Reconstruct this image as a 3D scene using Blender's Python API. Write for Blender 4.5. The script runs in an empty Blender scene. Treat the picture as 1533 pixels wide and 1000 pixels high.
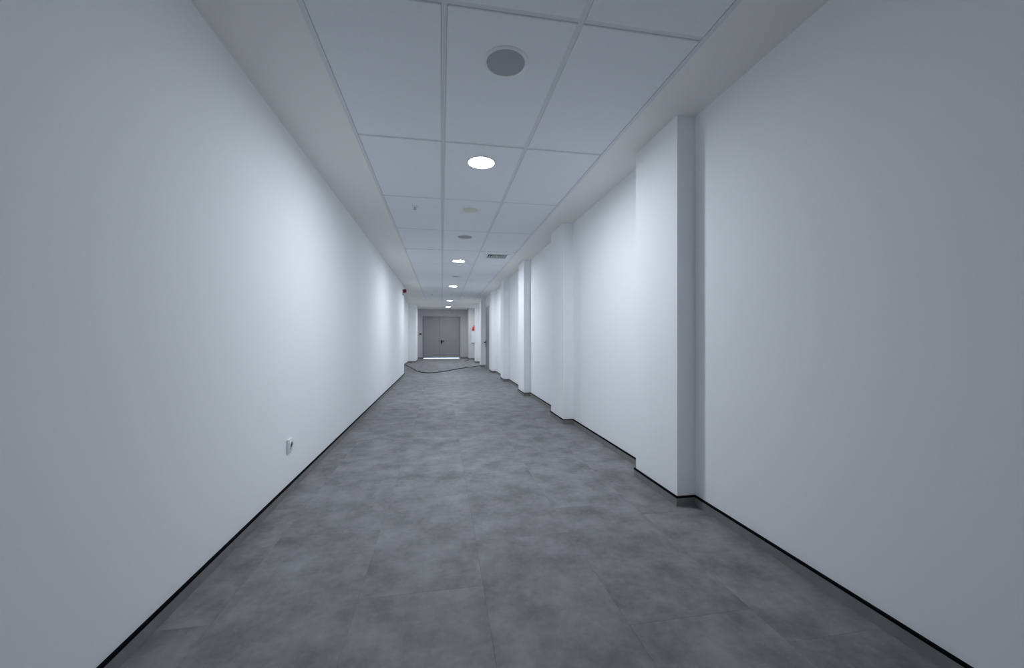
import bpy, bmesh, math, random
from mathutils import Vector, Matrix

# ------------------------------------------------------------------ camera, world, exposure
S = bpy.context.scene
COL = S.collection
CAM_H = 1.06
YAW = math.atan(105 / 594.0)
cam = bpy.data.cameras.new('camera')
cam.sensor_width = 36.0
cam.lens = 594.0 / 1533.0 * 36.0
cam.shift_y = 5.0 / 1533.0
cam.clip_start = 0.02
cam_o = bpy.data.objects.new('camera', cam)
COL.objects.link(cam_o)
cam_o.location = (0, 0, CAM_H)
cam_o.rotation_euler = (math.pi / 2, 0, -YAW)
S.camera = cam_o

w = bpy.data.worlds.new('daylight')                      # overcast daylight outside the building
S.world = w
w.use_nodes = True
w.node_tree.nodes['Background'].inputs[0].default_value = (0.55, 0.62, 1.0, 1)
w.node_tree.nodes['Background'].inputs[1].default_value = 1.5

S.view_settings.view_transform = 'Standard'
S.view_settings.look = 'None'
S.view_settings.gamma = 1.0
S.view_settings.use_curve_mapping = False
S.view_settings.exposure = 2.32
S.cycles.max_bounces = 14
S.cycles.diffuse_bounces = 12
LAMP = 62.0                                             # radiance of each ceiling light's diffuser

# ------------------------------------------------------------------ materials
def new_mat(name):
    m = bpy.data.materials.new(name)
    m.use_nodes = True
    nt = m.node_tree
    return m, nt, nt.nodes['Principled BSDF']

def N(nt, t, **kw):
    n = nt.nodes.new(t)
    for k, v in kw.items():
        setattr(n, k, v)
    return n

def plain(name, col, rough=0.5, metal=0.0, noise=0.04, scale=30.0, bump=0.0, bscale=200.0, spec=0.5):
    m, nt, b = new_mat(name)
    tc = N(nt, 'ShaderNodeTexCoord')
    nz = N(nt, 'ShaderNodeTexNoise')
    nz.inputs['Scale'].default_value = scale
    nz.inputs['Detail'].default_value = 4
    nt.links.new(tc.outputs['Object'], nz.inputs['Vector'])
    rp = N(nt, 'ShaderNodeValToRGB')
    lo = [max(0, c * (1 - noise)) for c in col]
    hi = [min(1, c * (1 + noise)) for c in col]
    rp.color_ramp.elements[0].position = 0.3
    rp.color_ramp.elements[1].position = 0.7
    rp.color_ramp.elements[0].color = (*lo, 1)
    rp.color_ramp.elements[1].color = (*hi, 1)
    nt.links.new(nz.outputs['Fac'], rp.inputs['Fac'])
    nt.links.new(rp.outputs['Color'], b.inputs['Base Color'])
    b.inputs['Roughness'].default_value = rough
    b.inputs['Metallic'].default_value = metal
    b.inputs['Specular IOR Level'].default_value = spec
    if bump:
        n2 = N(nt, 'ShaderNodeTexNoise')
        n2.inputs['Scale'].default_value = bscale
        n2.inputs['Detail'].default_value = 3
        nt.links.new(tc.outputs['Object'], n2.inputs['Vector'])
        bp = N(nt, 'ShaderNodeBump')
        bp.inputs['Strength'].default_value = bump
        bp.inputs['Distance'].default_value = 0.002
        nt.links.new(n2.outputs['Fac'], bp.inputs['Height'])
        nt.links.new(bp.outputs['Normal'], b.inputs['Normal'])
    return m

def vinyl():
    m, nt, b = new_mat('vinyl_concrete_look')
    tc = N(nt, 'ShaderNodeTexCoord')
    oi = N(nt, 'ShaderNodeObjectInfo')
    off = N(nt, 'ShaderNodeVectorMath', operation='SCALE')
    comb = N(nt, 'ShaderNodeCombineXYZ')
    nt.links.new(oi.outputs['Random'], comb.inputs[0])
    nt.links.new(oi.outputs['Random'], comb.inputs[1])
    nt.links.new(comb.outputs[0], off.inputs[0])
    off.inputs['Scale'].default_value = 37.0
    add = N(nt, 'ShaderNodeVectorMath', operation='ADD')
    nt.links.new(tc.outputs['Object'], add.inputs[0])
    nt.links.new(off.outputs[0], add.inputs[1])
    def noise(scale, detail, rough=0.6):
        n = N(nt, 'ShaderNodeTexNoise')
        n.inputs['Scale'].default_value = scale
        n.inputs['Detail'].default_value = detail
        n.inputs['Roughness'].default_value = rough
        nt.links.new(add.outputs[0], n.inputs['Vector'])
        return n
    a = noise(4.5, 6, 0.62)
    c = noise(28, 4, 0.6)
    mix = N(nt, 'ShaderNodeMath', operation='MULTIPLY_ADD')
    nt.links.new(c.outputs['Fac'], mix.inputs[0])
    mix.inputs[1].default_value = 0.28
    nt.links.new(a.outputs['Fac'], mix.inputs[2])
    rn = N(nt, 'ShaderNodeMath', operation='MULTIPLY_ADD')
    nt.links.new(oi.outputs['Random'], rn.inputs[0])
    rn.inputs[1].default_value = 0.04
    nt.links.new(mix.outputs[0], rn.inputs[2])
    rp = N(nt, 'ShaderNodeValToRGB')
    e = rp.color_ramp.elements
    e[0].position = 0.45
    e[0].color = (0.132, 0.134, 0.140, 1)
    e[1].position = 0.88
    e[1].color = (0.290, 0.293, 0.302, 1)
    nt.links.new(rn.outputs[0], rp.inputs['Fac'])
    nt.links.new(rp.outputs['Color'], b.inputs['Base Color'])
    b.inputs['Roughness'].default_value = 0.6
    b.inputs['Specular IOR Level'].default_value = 0.22
    bp = N(nt, 'ShaderNodeBump')
    bp.inputs['Strength'].default_value = 0.12
    bp.inputs['Distance'].default_value = 0.002
    nt.links.new(c.outputs['Fac'], bp.inputs['Height'])
    nt.links.new(bp.outputs['Normal'], b.inputs['Normal'])
    return m

M = {}
M['wall'] = plain('white_wall_paint', (0.89, 0.90, 0.92), 0.75, noise=0.008, scale=1.3, bump=0.04, bscale=160, spec=0.3)
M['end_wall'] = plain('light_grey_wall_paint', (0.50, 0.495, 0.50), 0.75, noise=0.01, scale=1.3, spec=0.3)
M['board'] = plain('white_plasterboard', (0.86, 0.86, 0.83), 0.8, noise=0.008, scale=1.3, spec=0.2)
M['tile'] = plain('mineral_ceiling_tile', (0.84, 0.86, 0.89), 0.9, noise=0.012, scale=60, bump=0.12, bscale=350, spec=0.1)
M['tee'] = plain('white_enamelled_steel', (0.72, 0.74, 0.77), 0.5, noise=0.01)
M['vinyl'] = vinyl()
M['screed'] = plain('screed', (0.07, 0.07, 0.075), 0.9, noise=0.1, scale=8)
M['outside'] = plain('pale_paving', (0.6, 0.6, 0.6), 0.9, noise=0.05, scale=8)
M['skirt'] = plain('grey_skirting', (0.205, 0.200, 0.192), 0.6, noise=0.12, scale=9)
M['black'] = plain('black_plastic', (0.004, 0.004, 0.006), 0.8, noise=0.05, spec=0.05)
M['rubber'] = plain('black_rubber', (0.02, 0.02, 0.022), 0.6, noise=0.05)
M['white_plastic'] = plain('white_plastic', (0.80, 0.81, 0.83), 0.35, noise=0.01)
M['pale_yellow'] = plain('pale_yellow_plastic', (0.72, 0.73, 0.63), 0.6, noise=0.03)
M['grille'] = plain('grey_speaker_mesh', (0.40, 0.41, 0.45), 0.6, noise=0.06, scale=900, bump=0.4, bscale=900)
M['cabinet_grey'] = plain('grey_white_enamel', (0.74, 0.76, 0.80), 0.4, noise=0.01)
M['louvre'] = plain('louvre_slot_shade', (0.34, 0.35, 0.37), 0.5, noise=0.02)  # white blades toned grey: shade between the slots put into their colour
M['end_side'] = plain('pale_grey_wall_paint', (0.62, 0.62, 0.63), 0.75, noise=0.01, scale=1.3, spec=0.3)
M['rim'] = plain('white_powder_coat', (0.80, 0.82, 0.84), 0.4, noise=0.01)
M['door'] = plain('grey_door_enamel', (0.265, 0.272, 0.275), 0.45, noise=0.02, scale=3)
M['frame'] = plain('grey_frame_enamel', (0.20, 0.205, 0.215), 0.45, noise=0.02, scale=3)
M['dark_hole'] = plain('dark_hollow', (0.004, 0.004, 0.005), 0.9, noise=0.02)
M['red'] = plain('red_plastic', (0.62, 0.012, 0.02), 0.35, noise=0.04)
M['dark_red'] = plain('dark_red_plastic', (0.26, 0.004, 0.012), 0.35, noise=0.04)
M['grey_plastic'] = plain('grey_plastic', (0.10, 0.11, 0.11), 0.5, noise=0.04)
M['steel'] = plain('brushed_steel', (0.5, 0.5, 0.52), 0.35, metal=1.0, noise=0.03)
M['white_door'] = plain('white_casing_paint', (0.72, 0.73, 0.74), 0.5, noise=0.01)

def lamp_mat():
    m, nt, b = new_mat('lit_diffuser')
    nt.nodes.remove(b)
    em = N(nt, 'ShaderNodeEmission')
    em.inputs['Color'].default_value = (0.865, 0.93, 1.0, 1)
    em.inputs['Strength'].default_value = LAMP
    nt.links.new(em.outputs[0], nt.nodes['Material Output'].inputs['Surface'])
    return m
M['lamp'] = lamp_mat()

# ------------------------------------------------------------------ mesh helpers
def box(bm, x0, x1, y0, y1, z0, z1, ch=0.0):
    if ch <= 0:
        v = [bm.verts.new((x, y, z)) for z in (z0, z1) for y in (y0, y1) for x in (x0, x1)]
        for f in ((0, 2, 3, 1), (4, 5, 7, 6), (0, 1, 5, 4), (2, 6, 7, 3), (0, 4, 6, 2), (1, 3, 7, 5)):
            bm.faces.new([v[i] for i in f])
        return
    t = bmesh.new()
    box(t, x0, x1, y0, y1, z0, z1)
    bmesh.ops.bevel(t, geom=t.edges[:], offset=ch, segments=2, affect='EDGES', profile=0.5)
    me = bpy.data.meshes.new('tmp')
    t.to_mesh(me)
    t.free()
    bm.from_mesh(me)
    bpy.data.meshes.remove(me)

def lathe(bm, prof, seg=32, axis='z', at=(0, 0, 0)):
    """prof: list of (radius, height); closed with fans where radius is 0."""
    at = Vector(at)
    def P(r, h, a):
        p = Vector((r * math.cos(a), r * math.sin(a), h))
        if axis == 'x':
            p = Vector((p.z, p.x, p.y))
        elif axis == 'y':
            p = Vector((p.x, p.z, p.y))
        return at + p
    rings = []
    for r, h in prof:
        if r < 1e-6:
            rings.append([bm.verts.new(P(0, h, 0))])
        else:
            rings.append([bm.verts.new(P(r, h, 2 * math.pi * i / seg)) for i in range(seg)])
    for A, B in zip(rings, rings[1:]):
        for i in range(seg):
            j = (i + 1) % seg
            if len(A) == 1 and len(B) == 1:
                continue
            if len(A) == 1:
                bm.faces.new((A[0], B[i], B[j]))
            elif len(B) == 1:
                bm.faces.new((A[i], A[j], B[0]))
            else:
                bm.faces.new((A[i], A[j], B[j], B[i]))

def mesh_of(bm, name, smooth=False):
    bmesh.ops.recalc_face_normals(bm, faces=bm.faces[:])
    me = bpy.data.meshes.new(name)
    bm.to_mesh(me)
    bm.free()
    if smooth:
        for p in me.polygons:
            p.use_smooth = True
        try:
            me.set_sharp_from_angle(angle=math.radians(35))
        except Exception:
            pass
    return me

def obj(name, bm_or_me, mat, parent=None, loc=(0, 0, 0), smooth=False):
    me = bm_or_me if isinstance(bm_or_me, bpy.types.Mesh) else mesh_of(bm_or_me, name, smooth)
    if not me.materials:
        me.materials.append(M[mat])
    o = bpy.data.objects.new(name, me)
    COL.objects.link(o)
    o.location = loc
    if parent is not None:
        o.parent = parent
    return o

def tag(o, label, cat, group=None, kind=None):
    o['label'] = label
    o['category'] = cat
    if group:
        o['group'] = group
    if kind:
        o['kind'] = kind
    return o

def empty(name, loc):
    o = bpy.data.objects.new(name, None)
    o.empty_display_size = 0.1
    COL.objects.link(o)
    o.location = loc
    return o

def boxes(*specs):
    bm = bmesh.new()
    for s in specs:
        box(bm, *s)
    return bm

def copy_tree(root, loc):
    r = root.copy()
    COL.objects.link(r)
    r.location = loc
    for ch in list(root.children):
        c = ch.copy()
        COL.objects.link(c)
        c.parent = r
    return r

# ------------------------------------------------------------------ dimensions (metres)
XL, XR = -1.03, 1.585           # side walls
XREC = -1.38                    # far recess in the left wall
YL = 11.35                      # where the left wall ends
YB, YE = -8.0, 20.2             # unlit end behind the camera, door wall
ZC = 2.46                       # ceiling
PX = 1.46                       # front of the pilasters
T = 0.2

# ------------------------------------------------------------------ floor
floor = obj('floor', boxes((-2.2, 2.2, YB - T, YE + 0.06, -0.12, -0.004)), 'screed')
tag(floor, 'grey concrete-look vinyl tile floor running the length of the corridor', 'floor', kind='structure')
tile_cache = {}
def floor_tile(x0, x1, y0, y1):
    g, c, h = 0.0002, 0.0006, 0.004
    k = (round(x1 - x0, 4), round(y1 - y0, 4))
    if k not in tile_cache:
        bm = bmesh.new()
        a, b = (x1 - x0) / 2 - g, (y1 - y0) / 2 - g
        lo = [bm.verts.new((sx * a, sy * b, -h)) for sx, sy in ((-1, -1), (1, -1), (1, 1), (-1, 1))]
        md = [bm.verts.new((sx * a, sy * b, -c * 0.6)) for sx, sy in ((-1, -1), (1, -1), (1, 1), (-1, 1))]
        hi = [bm.verts.new((sx * (a - c), sy * (b - c), 0)) for sx, sy in ((-1, -1), (1, -1), (1, 1), (-1, 1))]
        bm.faces.new(lo[::-1]); bm.faces.new(hi)
        for A, B in ((lo, md), (md, hi)):
            for i in range(4):
                j = (i + 1) % 4
                bm.faces.new((A[i], A[j], B[j], B[i]))
        tile_cache[k] = mesh_of(bm, 'tile')
    return obj('tile', tile_cache[k], 'vinyl', floor, ((x0 + x1) / 2, (y0 + y1) / 2, 0))

TW, TL = 0.507, 1.014
phase = {-3: 0.62, -2: 0.25, -1: 0.676, 0: 0.04, 1: 0.35, 2: 0.176, 3: 0.5}
for k in range(-4, 4):
    cx0 = 0.174 + TW * (k)
    cx1 = cx0 + TW
    ph = phase.get(k, 0.3)
    n = int((YB - ph) // TL)
    y = ph + n * TL
    while y < YE:
        y0, y1 = max(y, YB), min(y + TL, YE)
        y += TL
        segs = [(y0, y1)]
        if y0 < YL < y1 and cx0 < XL:
            segs = [(y0, YL), (YL, y1)]
        for a, b in segs:
            left = XL if (a + b) / 2 < YL else XREC
            x0, x1 = max(cx0, left), min(cx1, XR)
            if x1 - x0 > 0.01 and b - a > 0.01:
                floor_tile(x0, x1, a, b)
obj('pavement', boxes((-2.2, 2.2, YE + 0.06, YE + 3.0, -0.12, -0.004)), 'outside')
tag(bpy.data.objects['pavement'], 'pale daylit paving seen through the gap under the double door', 'pavement', kind='structure')

# ------------------------------------------------------------------ walls
wl = obj('wall_left', boxes((XL - 0.6, XL, YB - T, YL, -0.01, ZC + 0.2)), 'wall')
tag(wl, 'long smooth white painted wall on the left', 'wall', kind='structure')
wrec = obj('wall_recess', boxes((XREC - T, XREC, YL, YE + T, -0.01, ZC + 0.2)), 'wall')
tag(wrec, 'set-back white wall beyond the end of the long left wall', 'wall', kind='structure')
obj('pilaster', boxes((XREC - 0.01, -1.085, 17.1, 18.5, 0, ZC + 0.01)), 'wall', wrec)
wr = obj('wall_right', boxes((XR, XR + T, YB - T, 12.2, -0.01, ZC + 0.2), (1.54, XR + T, 12.2, 14.12, -0.01, ZC + 0.2),
                             (XR, XR + T, 14.12, YE + T, -0.01, ZC + 0.2)), 'wall')
tag(wr, 'white painted wall with shallow pilasters on the right', 'wall', kind='structure')
PIL = [(2.28, 2.82, PX), (4.66, 5.21, PX), (7.02, 7.54, PX), (9.39, 9.91, PX), (11.75, 12.25, PX),
       (14.10, 14.60, 1.375), (16.45, 16.95, 1.375), (19.0, YE + 0.05, 1.267)]
for y0, y1, px in PIL:
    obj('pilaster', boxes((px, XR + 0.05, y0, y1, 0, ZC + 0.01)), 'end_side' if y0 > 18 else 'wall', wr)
DX0, DX1, DZ = -0.942, 0.915, 2.106
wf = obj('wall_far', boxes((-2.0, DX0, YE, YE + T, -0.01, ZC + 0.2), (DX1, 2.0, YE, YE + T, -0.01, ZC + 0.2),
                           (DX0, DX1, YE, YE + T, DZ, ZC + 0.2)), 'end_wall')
tag(wf, 'light grey end wall around the grey double door', 'wall', kind='structure')
wn = obj('wall_near', boxes((-2.0, 2.0, YB - T, YB, -0.01, ZC + 0.2)), 'wall')
tag(wn, 'white wall closing the unlit corridor behind the viewer', 'wall', kind='structure')

# ------------------------------------------------------------------ ceiling
GX = [-0.582, 0.010, 0.612, 1.216]                       # grid lines across
GY0, GP = 1.682, 1.193                                   # cross line next to the viewer, pitch
K0, K1, K2 = -8, 11, 13                                  # first row, end of the outer columns, end of the middle one
gy = lambda k: GY0 + GP * k
A = 0.012                                               # half width of a tee
top = ZC + 0.13
ceil = obj('ceiling', boxes((-2.0, 2.0, YB - T, YE + T, top, ZC + 0.25),
                            (-2.0, GX[0] - A, YB, YE + T, ZC, top), (GX[3] + A, 2.0, YB, YE + T, ZC, top),
                            (GX[0] - A, GX[1], gy(K1), YE + T, ZC, top), (GX[2], GX[3] + A, gy(K1), YE + T, ZC, top),
                            (GX[1], GX[2], gy(K2), YE + T, ZC, top)), 'board')
tag(ceil, 'suspended ceiling with white tiles between plain plasterboard side strips', 'ceiling', kind='structure')
tc = {}
VX, VY = 0.935, 6.80                                     # air vent
for c in range(3):
    for k in range(K0, K2 if c == 1 else K1):
        a = (GX[c + 1] - GX[c]) / 2 - A - 0.0012
        b = GP / 2 - A - 0.0012
        vent = (c == 2 and k == 4)
        key = 'vent' if vent else c
        if key not in tc:
            bm = bmesh.new()
            ch = 0.003
            if vent:                                     # tile cut out for the air vent
                vx, vy, h = VX - (GX[2] + GX[3]) / 2, VY - (gy(4) + GP / 2), 0.176
                for q in ((-a, a, -b, vy - h), (-a, a, vy + h, b), (-a, vx - h, vy - h, vy + h), (vx + h, a, vy - h, vy + h)):
                    box(bm, *q, 0.0, 0.021)
                tc[key] = mesh_of(bm, 'ceiling_tile')
                obj('ceiling_tile', tc[key], 'tile', ceil, ((GX[c] + GX[c + 1]) / 2, gy(k) + GP / 2, ZC))
                continue
            lo = [bm.verts.new((sx * (a - ch), sy * (b - ch), 0)) for sx, sy in ((-1, -1), (1, -1), (1, 1), (-1, 1))]
            md = [bm.verts.new((sx * a, sy * b, ch)) for sx, sy in ((-1, -1), (1, -1), (1, 1), (-1, 1))]
            hi = [bm.verts.new((sx * a, sy * b, 0.021)) for sx, sy in ((-1, -1), (1, -1), (1, 1), (-1, 1))]
            bm.faces.new(lo[::-1]); bm.faces.new(hi)
            for P_, Q in ((lo, md), (md, hi)):
                for i in range(4):
                    j = (i + 1) % 4
                    bm.faces.new((P_[i], P_[j], Q[j], Q[i]))
            tc[key] = mesh_of(bm, 'ceiling_tile')
        obj('ceiling_tile', tc[key], 'tile', ceil, ((GX[c] + GX[c + 1]) / 2, gy(k) + GP / 2, ZC))
ZT0, ZT1 = ZC + 0.005, ZC + 0.0215
for x in (GX[1], GX[2]):
    obj('main_tee', boxes((x - A, x + A, gy(K0), gy(K2), ZT0, ZT1)), 'tee', ceil)
for c in range(3):
    for k in range(K0, (K2 if c == 1 else K1) + 1):
        obj('cross_tee', boxes((GX[c] + A + .0005, GX[c + 1] - A - .0005, gy(k) - A, gy(k) + A, ZT0, ZT1)), 'tee', ceil)
for x in (GX[0], GX[3]):
    k = K0
    while k < K1:
        e = min(k + 2.5, K1)
        obj('wall_angle', boxes((x - A, x + A, gy(k) + .001, gy(e) - .001, ZC - 0.0015, ZT1)), 'tee', ceil)
        k = e

# ------------------------------------------------------------------ skirting boards
def strip(path, side, th, z0, z1):
    """extrude a path of (x, y) points; side = +1 thickens to the left of travel."""
    bm = bmesh.new()
    n = len(path)
    inner = []
    for i in range(n):
        p = Vector(path[i])
        dirs = []
        if i > 0:
            dirs.append((p - Vector(path[i - 1])).normalized())
        if i < n - 1:
            dirs.append((Vector(path[i + 1]) - p).normalized())
        ns = [Vector((-d.y, d.x)) * side for d in dirs]
        m = sum(ns, Vector((0, 0)))
        m = m / max(1e-6, m.length_squared) * (2 if len(ns) == 2 else 1)
        if len(ns) == 2:
            m = (ns[0] + ns[1]) / (1 + ns[0].dot(ns[1]))
        inner.append(p + m * th)
    def col(pts, z):
        return [bm.verts.new((p[0], p[1], z)) for p in pts]
    w0, w1 = col(path, z0), col(path, z1)
    i0, i1 = col(inner, z0), col(inner, z1)
    for i in range(n - 1):
        bm.faces.new((w0[i], w0[i + 1], w1[i + 1], w1[i]))
        bm.faces.new((i0[i], i1[i], i1[i + 1], i0[i + 1]))
        bm.faces.new((w1[i], w1[i + 1], i1[i + 1], i1[i]))
        bm.faces.new((w0[i], i0[i], i0[i + 1], w0[i + 1]))
    bm.faces.new((w0[0], w1[0], i1[0], i0[0]))
    bm.faces.new((w0[-1], i0[-1], i1[-1], w1[-1]))
    return bm

def baseboard(name, path, side, label):
    o = obj(name, strip(path, side, 0.011, 0.0, 0.0504), 'skirt')
    tag(o, label, 'baseboard', kind='structure')
    obj('top_strip', strip(path, side, 0.0125, 0.0505, 0.0605), 'black', o)
    return o

baseboard('baseboard_left', [(XL, YB), (XL, YL), (XREC, YL)], -1, 'grey skirting with a black top edge along the long left wall')
baseboard('baseboard_recess', [(XREC, YL), (XREC, 17.1), (-1.085, 17.1), (-1.085, 18.5), (XREC, 18.5), (XREC, YE), (DX0 - 0.002, YE)], -1,
          'grey skirting with a black top edge around the far left recess')
D2A, D2B = 12.93, 13.93                                   # side door opening
pts = [(XR, YB)]
for y0, y1, px in PIL[:4]:
    pts += [(XR, y0), (px, y0), (px, y1), (XR, y1)]
pts += [(XR, 11.75), (PX, 11.75), (PX, 12.25), (1.54, 12.25), (1.54, D2A - 0.075)]
br = baseboard('baseboard_right', pts, 1, 'grey skirting with a black top edge stepping round the right pilasters')
pts = [(1.54, D2B + 0.075), (1.54, 14.10), (1.375, 14.10), (1.375, 14.60), (XR, 14.60), (XR, 16.45), (1.375, 16.45), (1.375, 16.95), (XR, 16.95),
       (XR, 19.0), (1.267, 19.0), (1.267, YE), (DX1 + 0.002, YE)]
baseboard('baseboard_far', pts, 1, 'grey skirting with a black top edge past the side door to the end wall')

# ------------------------------------------------------------------ double door in the end wall
d1 = empty('door_1', ((DX0 + DX1) / 2, YE, 0))
tag(d1, 'grey double door with unequal leaves closing the corridor, light showing underneath', 'door', kind='structure')
ox, oy = d1.location.x, YE
def D1(name, bm, mat, parent=d1):
    o = obj(name, bm, mat, parent)
    if parent is d1:
        o.location = (-ox, -oy, 0)
    return o
fw = 0.045
D1('frame', boxes((DX0, DX0 + fw, YE - 0.025, YE + 0.12, 0, DZ), (DX1 - fw, DX1, YE - 0.025, YE + 0.12, 0, DZ),
                  (DX0 + fw, DX1 - fw, YE - 0.025, YE + 0.12, DZ - fw, DZ)), 'frame')
SEAM = -0.116
GAP = 0.027
D1('door_leaf', boxes((DX0 + fw - 0.004, SEAM - 0.003, YE + 0.002, YE + 0.056, GAP, DZ - fw + 0.004)), 'door')
rl = D1('door_leaf', boxes((SEAM + 0.003, DX1 - fw + 0.004, YE + 0.002, YE + 0.056, GAP, DZ - fw + 0.004)), 'door')
D1('meeting_strip', boxes((SEAM - 0.016, SEAM + 0.012, YE - 0.006, YE + 0.003, GAP + 0.01, DZ - fw)), 'frame')
hx = -0.02
D1('handle_plate', boxes((hx - 0.03, hx + 0.025, YE - 0.008, YE + 0.003, 0.74, 0.925, 0.003)), 'black')
bm = bmesh.new()
lathe(bm, [(0, 0), (0.014, 0), (0.014, 0.06), (0, 0.06)], 16, 'y', (hx, YE - 0.066, 0.87))
box(bm, hx - 0.014, hx + 0.14, YE - 0.07, YE - 0.05, 0.852, 0.888, 0.005)
D1('lever', bm, 'black')
for z in (0.35, 1.05, 1.8):
    for x in (DX0 + fw - 0.002, DX1 - fw + 0.002):
        bm = bmesh.new()
        lathe(bm, [(0, -0.05), (0.009, -0.05), (0.009, 0.05), (0, 0.05)], 12, 'z', (x, YE - 0.008, z))
        D1('hinge', bm, 'frame')

# side door in the right wall
d2 = empty('door_2', (1.54, (D2A + D2B) / 2, 0))
tag(d2, 'narrow glimpse of a grey side door with black handle among the right pilasters', 'door', kind='structure')
oc = d2.location.copy()
def D2(name, bm, mat):
    o = obj(name, bm, mat, d2)
    o.location = (-oc.x, -oc.y, 0)
    return o
D2('casing', boxes((1.518, 1.539, D2A - 0.07, D2A, 0, 2.18), (1.518, 1.539, D2B, D2B + 0.07, 0, 2.18), (1.518, 1.539, D2A, D2B, 2.11, 2.18)), 'white_door')
D2('door_leaf', boxes((1.527, 1.539, D2A + 0.002, D2B - 0.002, 0.008, 2.108)), 'door')
D2('handle_plate', boxes((1.512, 1.528, D2B - 0.13, D2B - 0.06, 0.72, 0.96, 0.003)), 'black')
bm = bmesh.new()
lathe(bm, [(0, 0), (0.012, 0), (0.012, 0.065), (0, 0.065)], 12, 'x', (1.455, D2B - 0.09, 0.89))
box(bm, 1.445, 1.474, D2B - 0.23, D2B - 0.07, 0.872, 0.908, 0.004)
D2('lever', bm, 'black')

# ------------------------------------------------------------------ ceiling lights
def ceiling_light(loc):
    r = empty('ceiling_light', loc)
    bm = bmesh.new()
    lathe(bm, [(0.100, 0.0), (0.100, -0.007), (0.104, -0.009), (0.112, -0.007), (0.117, 0.0)], 40)
    obj('rim', bm, 'rim', r, smooth=True)
    bm = bmesh.new()
    lathe(bm, [(0.0995, -0.001), (0.0995, -0.003), (0.05, -0.004), (0, -0.0045)], 24)
    obj('diffuser', bm, 'lamp', r, smooth=True)
    return r
LX = 0.311
LY = [3.165, 7.32, 10.98, 15.28, 18.36]
LL = ['round lit ceiling light nearest the viewer, the largest of the row', 'second round lit ceiling light, level with the square air vent',
      'third round lit ceiling light from the viewer, beyond the air vent', 'fourth round lit ceiling light from the viewer, last one among the tiles',
      'farthest round lit ceiling light, just in front of the double door']
l0 = ceiling_light((LX, LY[0], ZC))
tag(l0, LL[0], 'ceiling light', 'round ceiling lights along the corridor')
LY.append(-5.2)
LL.append('round lit ceiling light behind the viewer')
for y, lab in list(zip(LY, LL))[1:]:
    c = copy_tree(l0, (LX - 0.001 * y, y, ZC))
    c['label'] = lab

# ------------------------------------------------------------------ ceiling loudspeakers
def speaker(loc):
    r = empty('ceiling_speaker', loc)
    bm = bmesh.new()
    lathe(bm, [(0.098, 0.0), (0.098, -0.004), (0.101, -0.006), (0.112, -0.005), (0.117, -0.002), (0.118, 0.0)], 48)
    obj('rim', bm, 'rim', r, smooth=True)
    bm = bmesh.new()
    lathe(bm, [(0.0975, -0.0005), (0.0975, -0.003), (0.06, -0.0042), (0, -0.005)], 48)
    obj('grille', bm, 'grille', r, smooth=True)
    return r
s0 = speaker((0.320, 1.995, ZC))
tag(s0, 'large round grey-mesh ceiling speaker near the top of the view', 'speaker', 'round ceiling speakers')
for y, lab in ((5.555, 'round grey-mesh ceiling speaker between the first two lights'), (9.19, 'small distant round ceiling speaker between the second and third lights')):
    c = copy_tree(s0, (0.316, y, ZC))
    c['label'] = lab

# ------------------------------------------------------------------ smoke detector
r = empty('smoke_detector', (0.307, 4.37, ZC))
tag(r, 'pale yellowish round detector on the ceiling behind the nearest light', 'detector')
bm = bmesh.new()
lathe(bm, [(0, 0), (0.085, 0), (0.085, -0.003), (0.080, -0.006), (0, -0.006)], 36)
obj('base', bm, 'pale_yellow', r, smooth=True)
bm = bmesh.new()
lathe(bm, [(0.070, -0.0061), (0.064, -0.012), (0.035, -0.016), (0, -0.017)], 36)
obj('cover', bm, 'pale_yellow', r, smooth=True)

# ------------------------------------------------------------------ sprinklers
def sprinkler(loc):
    r = empty('sprinkler', loc)
    bm = bmesh.new()
    lathe(bm, [(0, 0), (0.036, 0), (0.033, -0.006), (0, -0.006)], 24)
    obj('collar', bm, 'rim', r, smooth=True)
    bm = bmesh.new()
    lathe(bm, [(0.008, -0.0061), (0.006, -0.03), (0, -0.03)], 12)
    obj('stem', bm, 'steel', r, smooth=True)
    bm = bmesh.new()
    lathe(bm, [(0, -0.0301), (0.019, -0.0301), (0.019, -0.033), (0, -0.033)], 16)
    obj('deflector', bm, 'steel', r, smooth=True)
    return r
p0 = sprinkler((-0.285, 4.36, ZC))
tag(p0, 'small steel sprinkler in the left tile column level with the yellowish detector', 'sprinkler', 'ceiling sprinklers')
for x, y, lab in ((-0.31, 13.15, 'tiny distant sprinkler in the left tile column beyond the third light'),
                  (0.305, 13.05, 'tiny distant sprinkler in the middle tile column between third and fourth lights')):
    c = copy_tree(p0, (x, y, ZC))
    c['label'] = lab

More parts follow.
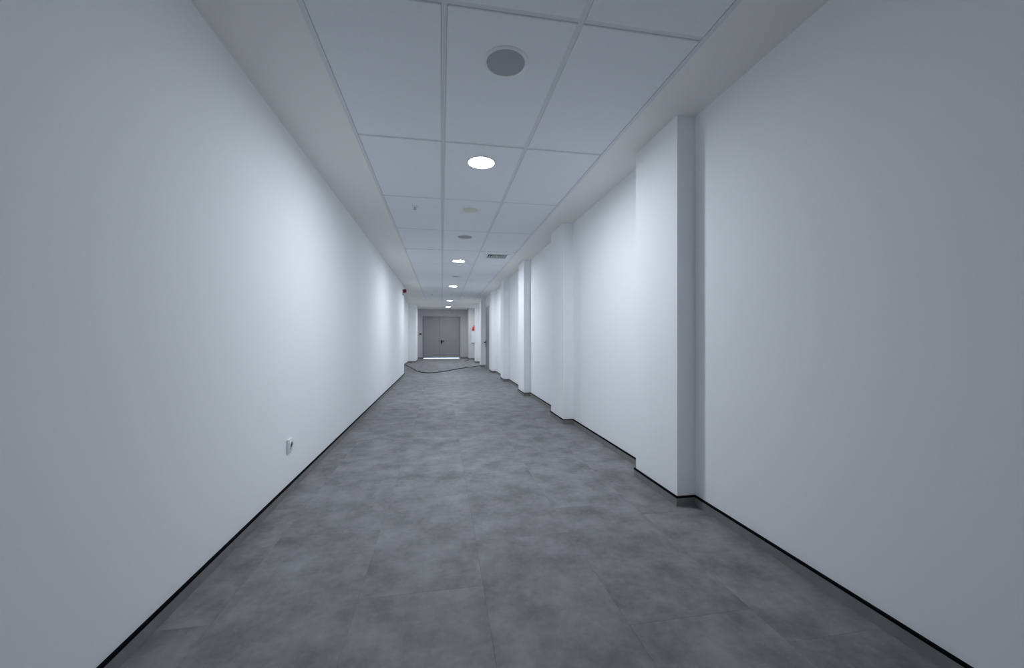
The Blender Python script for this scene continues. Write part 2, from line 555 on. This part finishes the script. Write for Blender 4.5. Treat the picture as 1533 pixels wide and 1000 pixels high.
# ------------------------------------------------------------------ air vent
r = empty('air_vent', (VX, VY, ZC))
tag(r, 'square white louvred air vent with dark slots in the right tile column', 'air vent')
def ring(bm, r0, z0, r1, z1, th=0.0015):
    a = [bm.verts.new((sx * r0, sy * r0, z0)) for sx, sy in ((-1, -1), (1, -1), (1, 1), (-1, 1))]
    b = [bm.verts.new((sx * r1, sy * r1, z1)) for sx, sy in ((-1, -1), (1, -1), (1, 1), (-1, 1))]
    c = [bm.verts.new((v.co.x, v.co.y, v.co.z + th)) for v in b]
    d = [bm.verts.new((v.co.x, v.co.y, v.co.z + th)) for v in a]
    for P_, Q in ((a, b), (b, c), (c, d), (d, a)):
        for i in range(4):
            j = (i + 1) % 4
            bm.faces.new((P_[i], P_[j], Q[j], Q[i]))
bm = bmesh.new()
for q in ((-0.175, -0.173, -0.175, 0.175, 0.0, 0.1), (0.173, 0.175, -0.175, 0.175, 0.0, 0.1), (-0.173, 0.173, -0.175, -0.173, 0.0, 0.1),
          (-0.173, 0.173, 0.173, 0.175, 0.0, 0.1), (-0.175, 0.175, -0.175, 0.175, 0.1, 0.102)):
    box(bm, *q)
obj('plenum', bm, 'dark_hole', r)
bm = bmesh.new()
for q in ((-0.215, 0.215, -0.215, -0.172), (-0.215, 0.215, 0.172, 0.215), (-0.215, -0.172, -0.172, 0.172), (0.172, 0.215, -0.172, 0.172)):
    box(bm, *q, -0.004, -0.0001)
obj('frame', bm, 'rim', r)
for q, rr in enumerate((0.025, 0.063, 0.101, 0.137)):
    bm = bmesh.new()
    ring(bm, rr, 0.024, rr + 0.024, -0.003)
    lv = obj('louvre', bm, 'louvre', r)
    bm = bmesh.new()
    ring(bm, rr + 0.0245, -0.003, rr + 0.0325, -0.0035)
    obj('lip', bm, 'rim', lv)
bm = bmesh.new()
box(bm, -0.018, 0.018, -0.018, 0.018, -0.003, 0.0)
obj('centre_plate', bm, 'rim', r)

# ------------------------------------------------------------------ wall socket
r = empty('wall_socket', (XL, 2.935, 0.325))
tag(r, 'small white surface-mounted wall socket low on the left wall', 'socket')
bm = boxes((0.0, 0.014, -0.043, 0.043, -0.043, 0.043, 0.004))
obj('housing', bm, 'white_plastic', r)
bm = bmesh.new()
lathe(bm, [(0.021, 0.0141), (0.026, 0.0141), (0.026, 0.020), (0.021, 0.020), (0.021, 0.0141)], 32, 'x')
obj('socket_ring', bm, 'white_plastic', r, smooth=True)
bm = bmesh.new()
lathe(bm, [(0, 0.0141), (0.0205, 0.0141), (0.0205, 0.0150), (0, 0.0150)], 32, 'x')
obj('socket_face', bm, 'grey_plastic', r, smooth=True)
for s in (-1, 1):
    bm = bmesh.new()
    lathe(bm, [(0, 0.0151), (0.0035, 0.0151), (0.0035, 0.0160), (0, 0.0160)], 12, 'x', (0, s * 0.0095, 0))
    obj('pin_hole', bm, 'black', r)

# ------------------------------------------------------------------ alarm sounder at the end of the left wall
r = empty('alarm_sounder', (XL, 10.92, CAM_H + 1.236))
tag(r, 'small dark red fire alarm sounder high at the end of the left wall', 'alarm')
bm = bmesh.new()
lathe(bm, [(0, 0.0), (0.040, 0.0), (0.040, 0.028), (0.036, 0.031), (0, 0.031)], 28, 'x')
obj('base', bm, 'grey_plastic', r, smooth=True)
bm = bmesh.new()
lathe(bm, [(0.046, 0.0311), (0.050, 0.04), (0.050, 0.075), (0.040, 0.094), (0.022, 0.101), (0, 0.102)], 28, 'x')
obj('horn', bm, 'dark_red', r, smooth=True)
bm = boxes((0.0, 0.026, -0.013, 0.013, -0.115, -0.041, 0.003))
obj('junction_stem', bm, 'rubber', r)
bm = boxes((0.0, 0.016, -0.008, 0.008, -0.19, -0.1155, 0.002))
obj('conduit', bm, 'tee', r)

# ------------------------------------------------------------------ fire equipment on the far right pilaster
fy = 18.999
r = empty('fire_cabinet', (1.488, fy, 0.80))
tag(r, 'white fire cabinet on the far right pilaster half hidden by the next one', 'cabinet')
obj('body', boxes((-0.092, 0.09, -0.18, 0.0, 0.0, 0.545, 0.004)), 'cabinet_grey', r)
obj('cabinet_door', boxes((-0.086, 0.084, -0.194, -0.1805, 0.008, 0.537, 0.003)), 'white_plastic', r)
bm = bmesh.new()
lathe(bm, [(0, -0.205), (0.012, -0.205), (0.012, -0.1945), (0, -0.1945)], 14, 'y', (-0.068, 0, 0.27))
obj('lock', bm, 'steel', r, smooth=True)
r = empty('fire_alarm', (1.575, fy, 1.405))
tag(r, 'bright red curved alarm unit just above the white fire cabinet', 'alarm')
bm = bmesh.new()
n = 12
def arc(sx, sz, y):
    pts = [bm.verts.new((0, y, 0))]
    for i in range(n + 1):
        t = i / n
        pts.append(bm.verts.new((-0.165 * sx * (1 - t) ** 0.6, y, 0.25 * sz * (t ** 0.65))))
    return pts
back, mid, front = arc(1, 1, -0.012), arc(1, 1, -0.06), arc(0.8, 0.86, -0.095)
bm.faces.new(front); bm.faces.new(back[::-1])
for P_, Q in ((front, mid), (mid, back)):
    for i in range(n + 2):
        j = (i + 1) % (n + 2)
        bm.faces.new((P_[i], P_[j], Q[j], Q[i]))
obj('hood', bm, 'red', r)
obj('back_plate', boxes((-0.15, -0.002, -0.0118, 0.0, -0.012, 0.06)), 'dark_red', r)

# ------------------------------------------------------------------ small devices on the end wall
r = empty('card_reader', (-1.05, YE, CAM_H + 0.165))
tag(r, 'small black reader on the end wall left of the double door', 'card reader')
obj('body', boxes((-0.055, 0.055, -0.024, 0.0, -0.033, 0.033, 0.004)), 'black', r)
obj('face_panel', boxes((-0.045, 0.045, -0.027, -0.0242, -0.024, 0.024)), 'rubber', r)
r = empty('motion_sensor', (0.30, YE, CAM_H + 1.25))
tag(r, 'small grey motion sensor on the end wall above the double door', 'sensor')
obj('body', boxes((-0.06, 0.06, -0.05, 0.0, -0.03, 0.035, 0.008)), 'tee', r)
obj('lens', boxes((-0.045, 0.045, -0.056, -0.0502, -0.024, 0.006, 0.002)), 'grey_plastic', r)

# ------------------------------------------------------------------ cables on the floor
def cable(name, pts, rad, label):
    cu = bpy.data.curves.new(name, 'CURVE')
    cu.dimensions = '3D'
    cu.bevel_depth = rad
    cu.bevel_resolution = 2
    cu.resolution_u = 8
    sp = cu.splines.new('NURBS')
    sp.points.add(len(pts) - 1)
    for p, (x, y) in zip(sp.points, pts):
        p.co = (x, y, rad + 0.0005, 1)
    sp.use_endpoint_u = True
    sp.order_u = 4
    tmp = bpy.data.objects.new('tmp', cu)
    COL.objects.link(tmp)
    dg = bpy.context.evaluated_depsgraph_get()
    me = bpy.data.meshes.new_from_object(tmp.evaluated_get(dg))
    bpy.data.objects.remove(tmp)
    me.materials.clear()
    for p in me.polygons:
        p.use_smooth = True
    o = obj(name, me, 'rubber')
    tag(o, label, 'cable')
    return o
cable('floor_cable', [(-1.345, 15.6), (-1.33, 15.3), (-1.12, 14.6), (-0.93, 13.5), (-0.74, 12.55), (-0.52, 12.05), (-0.30, 11.95), (-0.02, 12.25),
                      (0.25, 12.8), (0.64, 13.57), (1.02, 14.15), (1.35, 14.5)][:11] + [(1.30, 14.40), (1.352, 14.75)], 0.011,
      'black cable looping across the floor before the double door')
cable('floor_cable', [(1.00, 17.6), (1.07, 17.85), (1.13, 18.15), (1.20, 18.35), (1.23, 18.6)], 0.010,
      'short dark cable on the floor below the fire cabinet')
